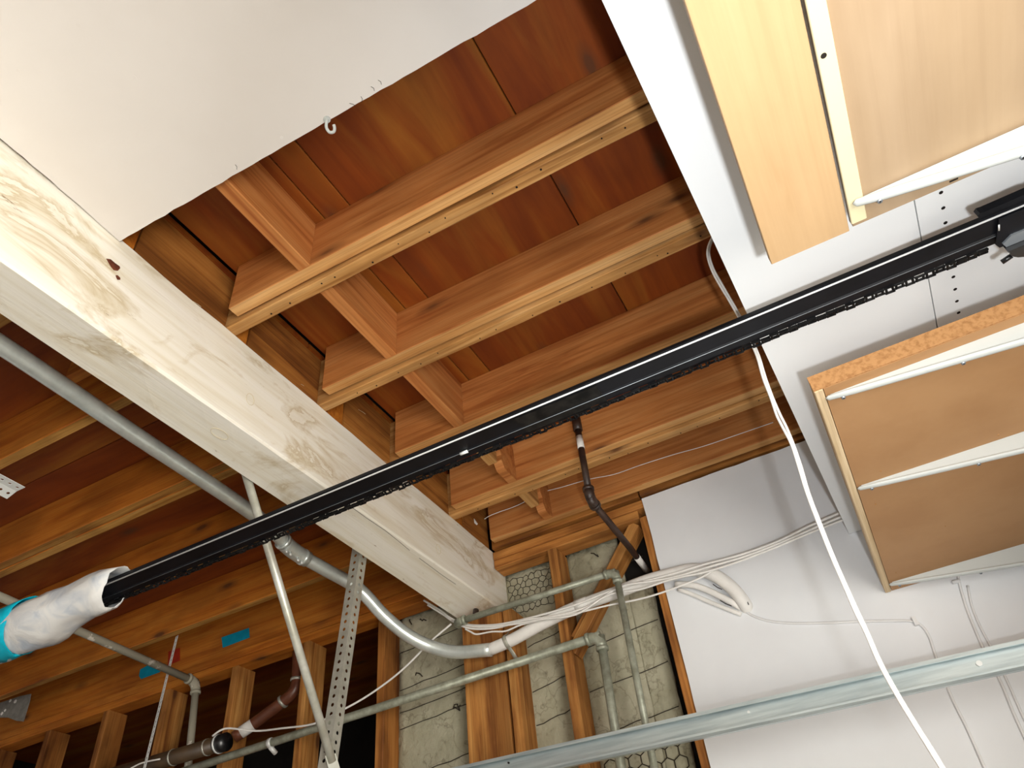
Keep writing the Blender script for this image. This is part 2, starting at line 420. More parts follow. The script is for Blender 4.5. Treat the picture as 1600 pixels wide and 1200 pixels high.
# ceiling: subfloor sheets, sky-blocking slab, gypsum sheet with its cut edge
ceil = empty('ceiling', (-0.5, 1.0, ZJ), kind='structure')
mesh('sky_blocker', *boxes([((-5.6, -3.5, ZP + 0.06), (XW + 0.14, 4.5, ZP + 0.10))]), M['unlit'], ceil)  # unseen slab added to keep sky out of the subfloor gaps
for (a, b) in [(-1.24, -0.899), (-0.896, -0.8125), (-0.8095, -0.281), (-0.278, XW - 0.005)]:
    board('subfloor_sheet', (a, -3.38, ZP), (b, 2.70, ZP + 0.019), 'y', M['ply'], ceil, jit=0)
for (a, b) in [(-3.38, 0.20), (0.203, 1.30), (1.303, 2.52), (2.523, 4.3)]:
    board('subfloor_sheet', (-5.4, a, ZP), (-1.262, b, ZP + 0.019), 'x', M['ply'], ceil, jit=0)
# gypsum sheet: ragged cut edge along the opening
gz0, gz1 = ZJ - 0.0135, ZJ - 0.001
xs = [-1.257 + (XW - 0.005 + 1.257) * i / 70 for i in range(71)]
edge = [(x, 0.604 + 0.012 * (x + 1.26) / 1.2 + random.uniform(-0.0014, 0.0014)) for x in xs]
out = edge + [(XW - 0.005, -3.38), (-1.257, -3.38)] + [(-1.257 + max(0.0, 0.0075 * math.sin((0.02 + k / 24) * math.pi) ** 0.5 + random.uniform(-0.0012, 0.0012)), 0.04 + 0.55 * k / 24) for k in range(24)]
n = len(out)
V = [(x, y, gz0) for x, y in out] + [(x, y + random.uniform(0, 0.001), gz1) for x, y in out]
F = [tuple(range(n)), tuple(range(n, 2 * n))] + [(i, (i + 1) % n, (i + 1) % n + n, i + n) for i in range(n)]
gyp = mesh('gypsum_sheet', V, F, M['ceilpaint'], ceil)
dents = []
for (u, v) in [(123, 40), (28, 110), (280, 312), (368, 262), (440, 215), (210, 122), (792, 12), (328, 274)]:
    p = px(u, v, 'z', gz0)
    dents.append(disc_geo(p, (0, 0, -1), random.uniform(0.003, 0.006), 9, 0.0004))
tag(mesh('nail_pops', *merge(*dents), M['ceilpaint'], gyp), kind='stuff')
tears = []
for (u, v) in [(596, 132), (565, 160), (585, 142), (370, 265), (555, 166)]:
    p = px(u, v, 'z', gz0)
    q = p + Vector((random.uniform(-0.008, 0.008), -0.012, 0))
    tears.append(tube_geo([p, (p + q) / 2 + Vector((0.003, 0, -0.001)), q], 0.0006, 5))
tag(mesh('paper_tears', *merge(*tears), M['wire'], gyp), kind='stuff')

# ------------------------------------------------------------------ painted beam
def zarris(y): return 2.489 + 0.024 * y
BV = []; BF = []; nb = 60
for i in range(nb + 1):
    y = -3.38 + (2.66 + 3.38) * i / nb
    jt = lambda a=0.0012: random.uniform(-a, a)
    za = zarris(max(y, 0.0))
    BV += [(-1.26 + jt(0.002), y, ZJ - 0.002 + jt(0.002)), (-1.26 + jt(), y, (ZJ + za) / 2), (-1.26 + jt(), y, za + 0.006), (-1.266, y, za + jt()),
           (-1.34, y, (za + 2.524) / 2 + jt()), (-1.416, y, 2.524 + jt(0.0006)), (-1.42, y, 2.528), (-1.42, y, ZJ - 0.002)]
for i in range(nb):
    for j in range(8):
        a = i * 8 + j; b = i * 8 + (j + 1) % 8
        BF.append((a, b, b + 8, a + 8))
BF += [tuple(range(7, -1, -1)), tuple(range(nb * 8, nb * 8 + 8))]
beam = mesh('timber_beam', BV, BF, M['beam'], label='large whitewashed timber beam with yellow stains under the joists', cat='beam', origin=Vector((-1.34, 1.0, 2.5)))
def ring_geo(c, nrm, r1, r2, tr, seg=20):
    c, nrm = Vector(c), Vector(nrm); u = nrm.cross(Vector((0, 1, 0))).normalized(); w = Vector((0, 1, 0))
    pts = [c + w * math.cos(2 * math.pi * k / seg) * r1 + u * math.sin(2 * math.pi * k / seg) * r2 for k in range(seg + 1)]
    return tube_geo(pts, tr, 5)
M['knotm'] = plain('painted_knot', (0.62, 0.54, 0.36, 1), 0.6)
for (u, v) in [(391, 624), (685, 858)]:
    p = px(u, v, 'x', -1.26)
    mesh('knot_ring', *ring_geo(p, (1, 0, 0), 0.015, 0.019, 0.0008), M['knotm'], beam)
p = px(343, 678, 'z', 2.518); mesh('knot_ring', *ring_geo(p + Vector((0, 0, 0.0)), (0, 0, 1), 0.028, 0.016, 0.0007), M['knotm'], beam)
M['chip'] = plain('bare_red_wood', (0.17, 0.045, 0.02, 1), 0.7, noise=0.5, nscale=60)
def chip(pts):
    P = [px(u, v, 'x', -1.2588) for u, v in pts]; k = len(P)
    V = P + [q + Vector((-0.003, 0, 0)) for q in P]
    mesh('paint_chip', V, [tuple(range(k)), tuple(range(k, 2 * k))] + [(i, (i + 1) % k, (i + 1) % k + k, i + k) for i in range(k)], M['chip'], beam)
chip([(166, 404), (173, 405), (180, 411), (187, 416), (188, 419), (184, 423), (178, 422), (173, 416), (170, 411)])
chip([(181, 430), (184, 430), (188, 434), (188, 437), (184, 437), (182, 434)])
cr = []
for seq in ([(546, 790), (575, 811), (602, 829), (622, 845), (640, 860)], [(655, 872), (690, 898), (712, 913)]):
    cr.append(tube_geo([px(u, v, 'x', -1.2592) for u, v in seq], 0.0007, 5))
tag(mesh('surface_cracks', *merge(*cr), M['dark'], beam), kind='stuff')
scr = []
for (u, v) in [(560, 640), (545, 700), (600, 720), (640, 760), (300, 470), (720, 890), (740, 880), (700, 800), (560, 690), (100, 330), (470, 600), (755, 905), (748, 930)]:
    p = px(u, v, 'x', -1.2592); ln = random.uniform(0.008, 0.03)
    scr.append(tube_geo([p, p + Vector((0, ln, ln * 0.25)), p + Vector((0, ln * 1.6, ln * 0.3))], 0.0006, 4))
tag(mesh('scratches', *merge(*scr), M['knotm'], beam), kind='stuff')

# ------------------------------------------------------------------ floor joists
def nail_holes(parent, x0, x1, y, n, z, name='nail_holes'):
    g = []
    for k in range(n):
        x = x0 + (x1 - x0) * (k + random.uniform(0.1, 0.9)) / n
        g.append(disc_geo((x, y + random.uniform(-0.011, 0.011), z), (0, 0, -1), random.uniform(0.0018, 0.003), 7))
    tag(mesh(name, *merge(*g), M['dark'], parent), kind='stuff')

RJ = [(0.563, 'floor joist mostly hidden above the cut edge of the ceiling drywall'),
      (0.970, 'floor joist nearest the drywall edge, nail holes along its underside'),
      (1.376, 'second floor joist from the drywall edge, greyed underside'),
      (1.782, 'floor joist just above the black opener rail'),
      (2.189, 'floor joist crossed by the brown iron pipe')]
for (y, lab) in RJ:
    o = board('floor_joist', (-1.405, y, ZJ), (XW - 0.005, y + 0.038, ZP), 'x', M['joist'], bevel=0.003, jit=0.0012, seg=0.12,
              label=lab, cat='joist', group='floor joists right of the beam')
    nail_holes(o, -1.2, 0.1, y + 0.019, 14, ZJ - 0.0008)
o = board('floor_joist', (-1.25, 2.520, ZJ), (-0.575, 2.556, ZP), 'x', M['rim'], label='dark joist end resting on the back wall plate beside the beam', cat='joist', group='floor joists right of the beam')
o = board('floor_joist', (-0.568, 2.520, ZJ), (XW - 0.005, 2.556, ZP), 'x', M['rim'], label='dark floor joist right above the white wall drywall', cat='joist', group='floor joists right of the beam')

SJ = [(0.926, -1.214, 'clean sister joist nailed to the joist nearest the drywall edge'),
      (1.333, -1.212, 'pinkish sister joist, second from the drywall edge'),
      (1.740, -1.214, 'sister joist running just above the black opener rail'),
      (2.148, -1.228, 'sister joist behind the brown iron pipe drop'),
      (2.469, -1.228, 'sister joist closest to the back wall')]
for (y, x0, lab) in SJ:
    board('sister_joist', (x0, y, ZJ + 0.015), (XW - 0.008, y + 0.0375, ZP - 0.001), 'x', M['sister'], bevel=0.002, jit=0.0006, under=M['sisedge'],
          label=lab, cat='joist', group='sister joists')

# blocking between joists
BL = [(0.603, 0.925, 'solid blocking next to the drywall opening'),
      (1.009, 1.332, 'solid blocking in the second joist bay'),
      (1.415, 1.739, 'solid blocking in the joist bay above the opener rail')]
for (a, b, lab) in BL:
    board('blocking', (-0.967, a, ZJ + 0.014), (-0.928, b, ZP - 0.002), 'y', M['sister'], jit=0.0006, label=lab, cat='blocking', group='blocking between joists')
def split_block(a, mid, b, lab):
    e = empty('split_blocking', (-0.96, (a + b) / 2, ZJ + 0.02), lab, 'blocking', 'blocking between joists')
    board('block_piece', (-0.985, a, ZJ + 0.026), (-0.947, mid - 0.004, ZP - 0.002), 'y', M['joist'], e)
    # second piece with a notched lower corner
    x0, x1 = -0.969, -0.934; z0 = ZJ + 0.012
    prof = [(mid + 0.030, z0), (b, z0), (b, ZP - 0.002), (mid - 0.002, ZP - 0.002), (mid - 0.002, z0 + 0.075), (mid + 0.012, z0 + 0.055), (mid + 0.008, z0 + 0.028)]
    k = len(prof)
    V = [(x0, y, z) for y, z in prof] + [(x1, y, z) for y, z in prof]
    F = [tuple(range(k)), tuple(range(k, 2 * k))] + [(i, (i + 1) % k, (i + 1) % k + k, i + k) for i in range(k)]
    mesh('block_piece', V, F, M['sister'], e)
split_block(1.821, 2.020, 2.147, 'two-piece notched blocking just below the opener rail')
split_block(2.228, 2.375, 2.468, 'two-piece notched blocking nearest the back wall')

# blocks standing on the beam between the joist ends
RB = [(0.651, 0.967, 'block on the beam beside the ceiling drywall corner'),
      (1.057, 1.373, 'block on the beam in the second joist bay'),
      (1.511, 1.779, 'block on the beam in the third joist bay'),
      (1.909, 2.186, 'block on the beam half hidden by the opener rail'),
      (2.305, 2.518, 'block on the beam closest to the back wall')]
for (a, b, lab) in RB:
    board('beam_block', (-1.302, a, ZJ + 0.001), (-1.264, b, ZP - 0.004), 'y', M['rim'], jit=0.001, label=lab, cat='blocking', group='blocks on top of the beam')

# joists left of the beam
LJ = [(0.61, 'old joist at the far upper left, mostly out of frame'),
      (1.016, 'old dark joist left of the beam, topmost behind the large conduit'),
      (1.432, 'front half of the doubled old joist left of the beam'),
      (1.470, 'back half of the doubled old joist, knotty underside'),
      (1.868, 'old joist left of the beam, directly behind the opener rail'),
      (2.264, 'old joist left of the beam, last one before the back wall')]
for (y, lab) in LJ:
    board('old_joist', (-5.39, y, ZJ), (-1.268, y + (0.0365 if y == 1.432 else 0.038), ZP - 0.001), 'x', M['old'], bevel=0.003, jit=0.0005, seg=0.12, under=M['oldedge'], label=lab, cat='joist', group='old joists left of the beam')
board('rim_joist', (-5.39, 2.552, 2.760), (-1.43, 2.590, 2.985), 'x', M['old'], jit=0.001, label='rim joist on the back wall plate carrying blue tape', cat='joist')
board('joist_offcut', (-1.78, 0.865, ZJ), (-1.31, 0.903, ZP - 0.001), 'x', M['old'], label='short joist tail poking out between beam and large conduit', cat='joist')

# ------------------------------------------------------------------ back wall
wall = empty('wall_back', (-1.5, YW, 0), kind='structure')
board('top_plate', (-1.255, YW, 2.755), (-0.565, YW + 0.09, 2.792), 'x', M['plate'], wall)
board('top_plate', (-1.255, YW + 0.003, 2.717), (-0.598, YW + 0.092, 2.754), 'x', M['plate'], wall)
board('top_plate', (-5.39, YW, 2.720), (-1.43, YW + 0.09, 2.757), 'x', M['old'], wall)
board('top_plate', (-5.39, YW + 0.003, 2.682), (-1.43, YW + 0.092, 2.719), 'x', M['old'], wall)
for x in (-4.79, -4.37, -3.955, -3.535, -3.12, -2.688, -2.262):
    board('stud', (x, YW + 0.004, 0.02), (x + 0.038, YW + 0.12, 2.681), 'z', M['studold'] if x < -3.3 else M['stud'], wall, jit=0.0012)
board('stud', (-1.845, YW, 0.02), (-1.807, YW + 0.125, 2.681), 'z', M['studold'], wall)
board('post', (-1.425, YW - 0.004, 0.02), (-1.243, YW + 0.10, 2.522), 'z', M['stud'], wall)
board('stud', (-1.236, YW, 0.02), (-1.195, YW + 0.11, 2.52), 'z', M['stud'], wall)
board('stud', (-1.006, YW, 0.02), (-0.966, YW + 0.115, 2.716), 'z', M['stud'], wall)
board('stud', (-0.597, YW, 0.02), (-0.561, YW + 0.11, 2.716), 'z', M['plate'], wall)
# diagonal let-in brace
a, b = Vector((-0.628, 2.60, 2.715)), Vector((-0.955, 2.60, 2.335))
d = (b - a); L_ = d.length; ang = math.atan2(d.z, d.x)
br = board('brace', (-L_ / 2, -0.04, -0.020), (L_ / 2, 0.04, 0.020), 'x', M['stud'], None)
br.matrix_basis = Matrix.Translation((a + b) / 2) @ Matrix.Rotation(-ang, 4, 'Y')
br.parent = wall; br.matrix_parent_inverse = wm(wall).inverted()
a, b = Vector((-0.830, 2.585, 2.455)), Vector((-0.975, 2.585, 2.285))
d = (b - a); L_ = d.length; ang = math.atan2(d.z, d.x)
br = board('brace', (-L_ / 2, -0.035, -0.019), (L_ / 2, 0.035, 0.019), 'x', M['stud'], None)
br.matrix_basis = Matrix.Translation((a + b) / 2) @ Matrix.Rotation(-ang, 4, 'Y')
br.parent = wall; br.matrix_parent_inverse = wm(wall).inverted()
# mortar-backed sheathing, one panel for each bay
for (x0, x1, z1) in [(-1.807, -1.428, 2.70), (-1.42, -1.240, 2.515), (-1.262, -1.006, 2.735), (-0.966, -0.738, 2.735), (-0.738, -0.640, 2.50)]:
    nx, nz = 14, 60
    V = []; F = []
    for k in range(nz + 1):
        for i in range(nx + 1):
            V.append((x0 + (x1 - x0) * i / nx, YW + 0.118 + random.uniform(-0.003, 0.003), 0.05 + (z1 - 0.05) * k / nz))
    for k in range(nz):
        for i in range(nx):
            q = k * (nx + 1) + i; F.append((q, q + 1, q + nx + 2, q + nx + 1))
    n0 = len(V)
    o = mesh('sheathing_panel', V, F, M['mortar'], wall, smooth=True)
    sm = o.modifiers.new('thick', 'SOLIDIFY'); sm.thickness = 0.02; sm.offset = 0
mesh('outer_sheathing', *boxes([((-1.82, YW + 0.135, 0), (XW, YW + 0.16, 3.0))]), M['unlit'], wall)
# line wires across the sheathing
lw = []
for (x0, x1, zs) in [(-1.80, -1.45, (2.555, 2.395, 2.30, 2.235, 2.05)), (-1.19, -1.01, (2.41, 2.235, 2.11, 2.0)), (-0.96, -0.645, (2.60, 2.50, 2.335, 2.175, 2.02))]:
    for z in zs:
        P = []
        for k in range(7):
            P.append((x0 + (x1 - x0) * k / 6, YW + 0.1045, z + 0.03 * k / 6 - 0.02 + random.uniform(-0.003, 0.003)))
        lw.append(tube_geo(P, 0.0017, 5))
for (u, v) in [(640, 968), (655, 1052), (715, 1100), (718, 1110), (935, 870), (660, 970), (645, 960)]:
    p = px(u, v, 'y', YW + 0.103)
    for s in range(2):
        q = p + Vector((random.uniform(-0.03, 0.03), 0, random.uniform(-0.03, 0.03)))
        lw.append(tube_geo([p, (p + q) / 2 + Vector((0, -0.008, 0.004)), q], 0.0024, 5))
tag(mesh('line_wires', *merge(*lw), M['wire'], wall), kind='stuff')
def hexwire(x0, x1, z0, z1, s=0.026, jitter=0.0):
    g = []; seen = set()
    hx, hz = s * math.sqrt(3), s * 1.5
    rows = int((z1 - z0) / hz) + 2; cols = int((x1 - x0) / hx) + 2
    for r in range(rows):
        for c in range(cols):
            cx = x0 + c * hx + (hx / 2 if r % 2 else 0); cz = z0 + r * hz
            pts = [(cx + s * math.sin(math.pi / 3 * k), cz + s * math.cos(math.pi / 3 * k)) for k in range(6)]
            for k in range(6):
                p, q = pts[k], pts[(k + 1) % 6]
                key = tuple(sorted([(round(p[0], 3), round(p[1], 3)), (round(q[0], 3), round(q[1], 3))]))
                if key in seen: continue
                seen.add(key)
                if all(x0 <= t[0] <= x1 and z0 <= t[1] <= z1 for t in (p, q)):
                    j = lambda t: (t[0] + jitter * math.sin(t[0] * 900 + t[1] * 700), YW + 0.1035 - 0.002 * abs(math.sin(t[0] * 50)), t[1] + jitter * math.cos(t[0] * 800 - t[1] * 900))
                    g.append(tube_geo([j(p), j(q)], 0.0012 if jitter else 0.0018, 5))
    return merge(*g)
mesh('hexagonal_netting', *hexwire(-0.95, -0.645, 1.62, 2.005), M['wire'], label='rusty hexagonal wire netting low in the bay beside the drywall', cat='wire netting', kind='stuff')
mesh('hexagonal_netting', *hexwire(-1.25, -1.01, 2.53, 2.70, 0.017, 0.004), M['wire'], label='crumpled wire netting under the plate beside the beam end', cat='wire netting', kind='stuff')
# gypsum sheet on the right half of the wall
zs_ = [2.788 + random.uniform(-0.0015, 0.0015) for _ in range(41)]
xs_ = [-0.566 + (XW - 0.005 + 0.566) * k / 40 for k in range(41)]
lz = [2.70 - (2.70 - 0.02) * k / 30 for k in range(31)]
out = [(x, z) for x, z in zip(xs_, zs_)] + [(XW - 0.005, 0.02)] + [(-0.5635 + random.uniform(-0.0012, 0.0012), z) for z in reversed(lz)]
n = len(out)
V = [(x, YW - 0.0135, z) for x, z in out] + [(x, YW - 0.001, z) for x, z in out]
F = [tuple(range(n)), tuple(range(n, 2 * n))] + [(i, (i + 1) % n, (i + 1) % n + n, i + n) for i in range(n)]
gw = mesh('gypsum_sheet', V, F, M['drywall'], wall)

# ------------------------------------------------------------------ large conduit
G_C = 'pipes on the back wall'
zc = 2.70
cpts = [px(-260, 372, 'z', zc), px(0, 538, 'z', zc), px(200, 672, 'z', zc), px(400, 806, 'z', zc), px(455, 858, 'y', 1.86), px(505, 888, 'y', 2.02), px(560, 920, 'y', 2.17), px(600, 962, 'y', 2.27),
        px(638, 993, 'y', 2.36), px(675, 1011, 'y', 2.43), px(715, 1019, 'y', 2.465), px(768, 1015, 'y', 2.475)]
base = cpts[1]
con = empty('large_conduit', cpts[-1], 'thick galvanised conduit bending under the beam, white-painted right end', 'conduit')
sp = smooth_path(cpts, 6)
tube('galvanised_run', sp, 0.0255, M['galv'], con, seg=16)
wp = [px(766, 1015, 'y', 2.475), px(800, 1000, 'y', 2.478), px(850, 973, 'y', 2.48), px(900, 949, 'y', 2.482), px(960, 927, 'y', 2.485), px(1010, 908, 'y', 2.487), px(1050, 897, 'y', 2.488), px(1085, 890, 'y', 2.488), px(1115, 898, 'y', 2.487), px(1142, 917, 'y', 2.49), px(1160, 938, 'y', 2.50), px(1168, 952, 'y', 2.535)]
tube('painted_run', wp, 0.0235, M['cable'], con, seg=14, sub=5, label='white-painted end')
i0 = min(range(len(sp)), key=lambda i: (sp[i] - px(432, 838, 'y', 1.80)).length)
i1_ = min(range(len(sp)), key=lambda i: (sp[i] - px(478, 872, 'y', 1.94)).length)
cpl = tube('coupling', sp[i0:i1_ + 1], 0.0305, M['galv'], con, seg=16)
for q0, q1 in ((sp[i0], sp[i0 + 1]), (sp[i1_ - 1], sp[i1_])):
    tube('rim', [q0, q0.lerp(q1, 0.5)], 0.0325, M['galv'], cpl, seg=16)
for k in (0.2, 0.35, 0.65, 0.8):
    q = sp[i0].lerp(sp[i1_], k); dn = Vector((0.25, -0.25, -0.93)).normalized()
    tube('set_screw', [q + dn * 0.028, q + dn * 0.046], 0.0042, M['whiteang'], cpl, seg=8)
tube('joint_collar', [wp[3], wp[3].lerp(wp[4], 0.3)], 0.0255, M['cable'], con, seg=14)
# hanger strap round the painted end
q = px(793, 1003, 'y', 2.478); dirn = (wp[2] - wp[1]).normalized(); u_ = dirn.cross(Vector((0, 1, 0))).normalized()
loop = [q + (u_ * math.cos(t) + Vector((0, -1, 0)) * math.sin(t)) * 0.0265 for t in [math.pi * k / 10 for k in range(11)]]
if loop[0].z < loop[-1].z: loop = loop[::-1]
loop = [loop[0] + Vector((0.012, 0.03, 0.035))] + loop + [loop[-1] + Vector((0.010, 0.008, -0.022)), loop[-1] + Vector((0.014, 0.040, -0.050))]
tube('strap', loop, 0.008, M['angle'], con, seg=8, flat=0.22)

# ------------------------------------------------------------------ galvanised water pipes on the back wall
def elbow(p, d1, d2, r, mat, parent, name='elbow'):
    p, d1, d2 = Vector(p), Vector(d1).normalized(), Vector(d2).normalized()
    R_ = r * 2.2
    pts = [p + d1 * R_]; 
    for k in range(1, 6):
        t = k / 6
        pts.append((p + d1 * R_) * (1 - t) ** 2 + p * 2 * t * (1 - t) + (p + d2 * R_) * t ** 2)
    pts.append(p + d2 * R_)
    e = tube(name, pts, r, mat, parent, seg=12)
    for dd in (d1, d2):
        tube('collar', [p + dd * (R_ - 0.004), p + dd * (R_ + 0.008)], r * 1.12, mat, e, seg=12)
    return e
pa, pb, pc = px(712, 973, 'y', 2.42), px(962, 893, 'y', 2.42), px(1040, 1290, 'y', 2.42)
w1 = empty('water_pipe', pb, 'upper galvanised pipe from the beam end, turning down at the right', 'pipe', G_C)
tube('horizontal_run', [pa, pb], 0.0125, M['galvpipe'], w1, seg=12)
tube('drop_run', [pb, pc], 0.0125, M['galvpipe'], w1, seg=12)
elbow(pb, pa - pb, pc - pb, 0.0165, M['galvpipe'], w1)
elbow(pa, pb - pa, Vector((-0.2, 1, 0.3)), 0.017, M['galvpipe'], w1)
q = pa.lerp(pb, 0.13); tube('tee_stub', [q, q + Vector((0, 0.01, 0.03))], 0.012, M['iron'], w1)
pa, pb, pc = px(180, 1240, 'y', 2.40), px(938, 993, 'y', 2.48), px(980, 1260, 'y', 2.48)
w2 = empty('water_pipe', pb, 'lower long galvanised pipe crossing the studs, turning down at the right', 'pipe', G_C)
tube('horizontal_run', [pa, pb], 0.0165, M['galvpipe'], w2, seg=12)
tube('drop_run', [pb, pc], 0.0165, M['galvpipe'], w2, seg=12)
elbow(pb, pa - pb, pc - pb, 0.021, M['galvpipe'], w2)
q = pa.lerp(pb, (455 - 180) / (938 - 180)); tube('clip', [q + Vector((-0.008, 0, 0)), q + Vector((0.008, 0, 0))], 0.020, M['whiteang'], w2)
tube('clip', [q + Vector((0.0, 0.0, -0.015)), q + Vector((0.006, 0.03, -0.035))], 0.010, M['whiteang'], w2, seg=8)
# old painted pipe at the lower left
pe = px(307, 1066, 'y', 2.47)
pf = Vector((pe.x - 0.02, 0.9, pe.z + 0.085)); pf = px(-120, 880, 'x', pe.x)
pd = px(285, 1290, 'y', 2.47)
w3 = empty('painted_pipe', pe, 'old pipe with flaking white paint passing behind the plastic-wrapped rail end', 'pipe')
tube('horizontal_run', [pf, pe], 0.0165, M['paintpipe'], w3, seg=12)
tube('drop_run', [pe, pd], 0.0165, M['paintpipe'], w3, seg=12)
elbow(pe, pf - pe, pd - pe, 0.0215, M['paintpipe'], w3)
# dark drain pipe and its hub
pa, pb = px(120, 1228, 'y', 2.40), px(340, 1163, 'y', 2.40)
dr = empty('drain_pipe', pb, 'dark brown drain pipe at the lower left with a black hub end', 'pipe')
tube('barrel', [pa, pb], 0.0325, M['abs'], dr, seg=18)
ax = (pb - pa).normalized()
for t in (0.70, 0.93): 
    q = pa.lerp(pb, t); tube('band', [q, q + ax * 0.007], 0.0345, M['angle'], dr, seg=18)
hb = tube('hub', [pb - ax * 0.002, pb + ax * 0.05], 0.037, M['hub'], dr, seg=18)
tube('hub_ring', [pb + ax * 0.004, pb + ax * 0.012], 0.039, M['whiteang'], hb, seg=18)
# brown pipe climbing in the bay
bp = [px(366, 1152, 'y', 2.53), px(395, 1132, 'y', 2.56), px(440, 1098, 'y', 2.585), px(457, 1083, 'y', 2.59), px(464, 1064, 'y', 2.595), px(466, 1015, 'y', 2.60)]
bw = empty('brown_pipe', bp[2], 'reddish brown pipe rising between two studs behind the drain hub', 'pipe')
tube('barrel', bp, 0.026, M['copper'], bw, seg=14, sub=4)
q = bp[2]; tube('band', [q, q + (bp[3] - bp[2]).normalized() * 0.012], 0.030, M['angle'], bw, seg=14)
q = bp[4]; tube('band', [q, q + Vector((0, 0, 0.012))], 0.030, M['angle'], bw, seg=14)
tube('paint_patch', [bp[0].lerp(bp[1], 0.35), bp[1]], 0.0268, M['cable'], bw, seg=14, label='smear of white paint')
# iron pipe from the joist bay
i1, i2, i3, i4 = Vector((-0.645, 2.118, 2.96)), px(922, 780, 'x', -0.645), px(985, 857, 'x', -0.648), px(1012, 893, 'x', -0.650)
ir = empty('iron_pipe', i2, 'thin brown iron pipe dropping from the joists and elbowing into the wall', 'pipe')
tube('drop_run', [i1, i2], 0.0125, M['iron'], ir, seg=12)
tube('wall_run', [i2, i3, i4], 0.0125, M['iron'], ir, seg=12)
eb = elbow(i2, i1 - i2, i3 - i2, 0.0185, M['iron'], ir)
def on_drop(z): return i1.lerp(i2, (i1.z - z) / (i1.z - i2.z))
tube('paint_patch', [on_drop(px(906, 683, 'y', 2.115).z), on_drop(px(909, 703, 'y', 2.115).z)], 0.0131, M['cable'], ir, seg=12, label='band of white paint')
tube('paint_patch', [i3.lerp(i4, 0.35), i3.lerp(i4, 0.95)], 0.0131, M['cable'], ir, seg=12, label='white tip')
tube('coupling', [on_drop(px(903, 652, 'y', 2.115).z), on_drop(px(905, 672, 'y', 2.115).z)], 0.0175, M['iron'], ir, seg=12)

# ------------------------------------------------------------------ garage door opener rail
RY, RZ = 1.166, 2.25
rl = empty('opener_rail', (-0.6, 1.2, RZ), 'long black opener rail crossing under the beam', 'rail')
X0, X1 = -1.98, 0.83
prof = [(0.000, 0.003), (0.001, 0.0005), (0.003, 0.0), (0.048, 0.0), (0.052, -0.003), (0.056, 0.000), (0.058, 0.005), (0.081, 0.005), (0.081, 0.010), (0.046, 0.010), (0.044, 0.045), (0.038, 0.045), (0.036, 0.010), (0.006, 0.008)]
mesh('rail_channel', *extrude_profile(prof, (X0, RY, RZ), (X1, RY, RZ)), M['black'], rl)
tube('rail_highlight', [(X0, RY + 0.0045, RZ - 0.0006), (X1, RY + 0.0045, RZ - 0.0006)], 0.0021, M['lip'], rl, seg=8, label='painted highlight along the near edge')
tube('ridge_highlight', [(X0, RY + 0.052, RZ - 0.0028), (X1, RY + 0.052, RZ - 0.0028)], 0.0007, M['grey'], rl, seg=6)  # grey line paints a thin highlight on the ridge
mesh('rail_joint', *boxes([((-0.50, RY + 0.014, RZ - 0.0015), (-0.30, RY + 0.050, RZ + 0.004)), ((-0.50, RY + 0.059, RZ + 0.003), (-0.30, RY + 0.080, RZ + 0.0048))]), M['grease'], rl)
tube('rivet', [(-0.665, RY + 0.052, RZ - 0.004), (-0.645, RY + 0.052, RZ - 0.004)], 0.004, M['whiteang'], rl, seg=8)
# roller chain along the far edge of the rail
ch = empty('opener_chain', (-0.6, RY + 0.09, RZ), 'greasy black roller chain along the opener rail', 'chain')
pitch = 0.0195
def plate_geo(w, h, t, y):
    V = []; ns = 12
    for yy in (y - t / 2, y + t / 2):
        for k in range(ns):
            a = 2 * math.pi * k / ns
            cx = w / 2 * (1 if math.cos(a) > 0 else -1)
            V.append((cx + h / 2 * math.cos(a), yy, h / 2 * math.sin(a) * (1.0 if abs(math.cos(a)) > 0.3 else 0.72)))
    F = [tuple(range(ns)), tuple(range(ns, 2 * ns))] + [(k, (k + 1) % ns, (k + 1) % ns + ns, k + ns) for k in range(ns)]
    return V, F
def flat_link(outer):
    # a link seen from below: two cheek plates and two rollers (rollers run vertically)
    off = 0.0062 if outer else 0.0042
    g = [plate_geo(pitch * 0.62, 0.0085, 0.0016, -off), plate_geo(pitch * 0.62, 0.0085, 0.0016, off)]
    for sx in (-1, 1):
        g.append(tube_geo([(sx * pitch * 0.32, -off, 0), (sx * pitch * 0.32, off, 0)], 0.0027, 7))
    V, F = merge(*g)
    me = bpy.data.meshes.new('link'); me.from_pydata(V, [], F); me.update()
    bm = bmesh.new(); bm.from_mesh(me); bmesh.ops.recalc_face_normals(bm, faces=bm.faces); bm.to_mesh(me); bm.free()
    me.materials.append(M['grease'])
    return me
lm = [flat_link(False), flat_link(True)]
k = 0; x = X0 + 0.05
inv = wm(ch).inverted()
while x < 0.505:
    o = bpy.data.objects.new('link', lm[k % 2]); COL.objects.link(o)
    o.location = (x, RY + 0.0895 + 0.0008 * math.sin(k * 0.7), RZ + 0.004 + 0.0008 * math.sin(k * 1.9)); o.rotation_euler = (0.25 * math.sin(k * 0.31), 0, 0)
    o.parent = ch; o.matrix_parent_inverse = inv
    x += pitch; k += 1
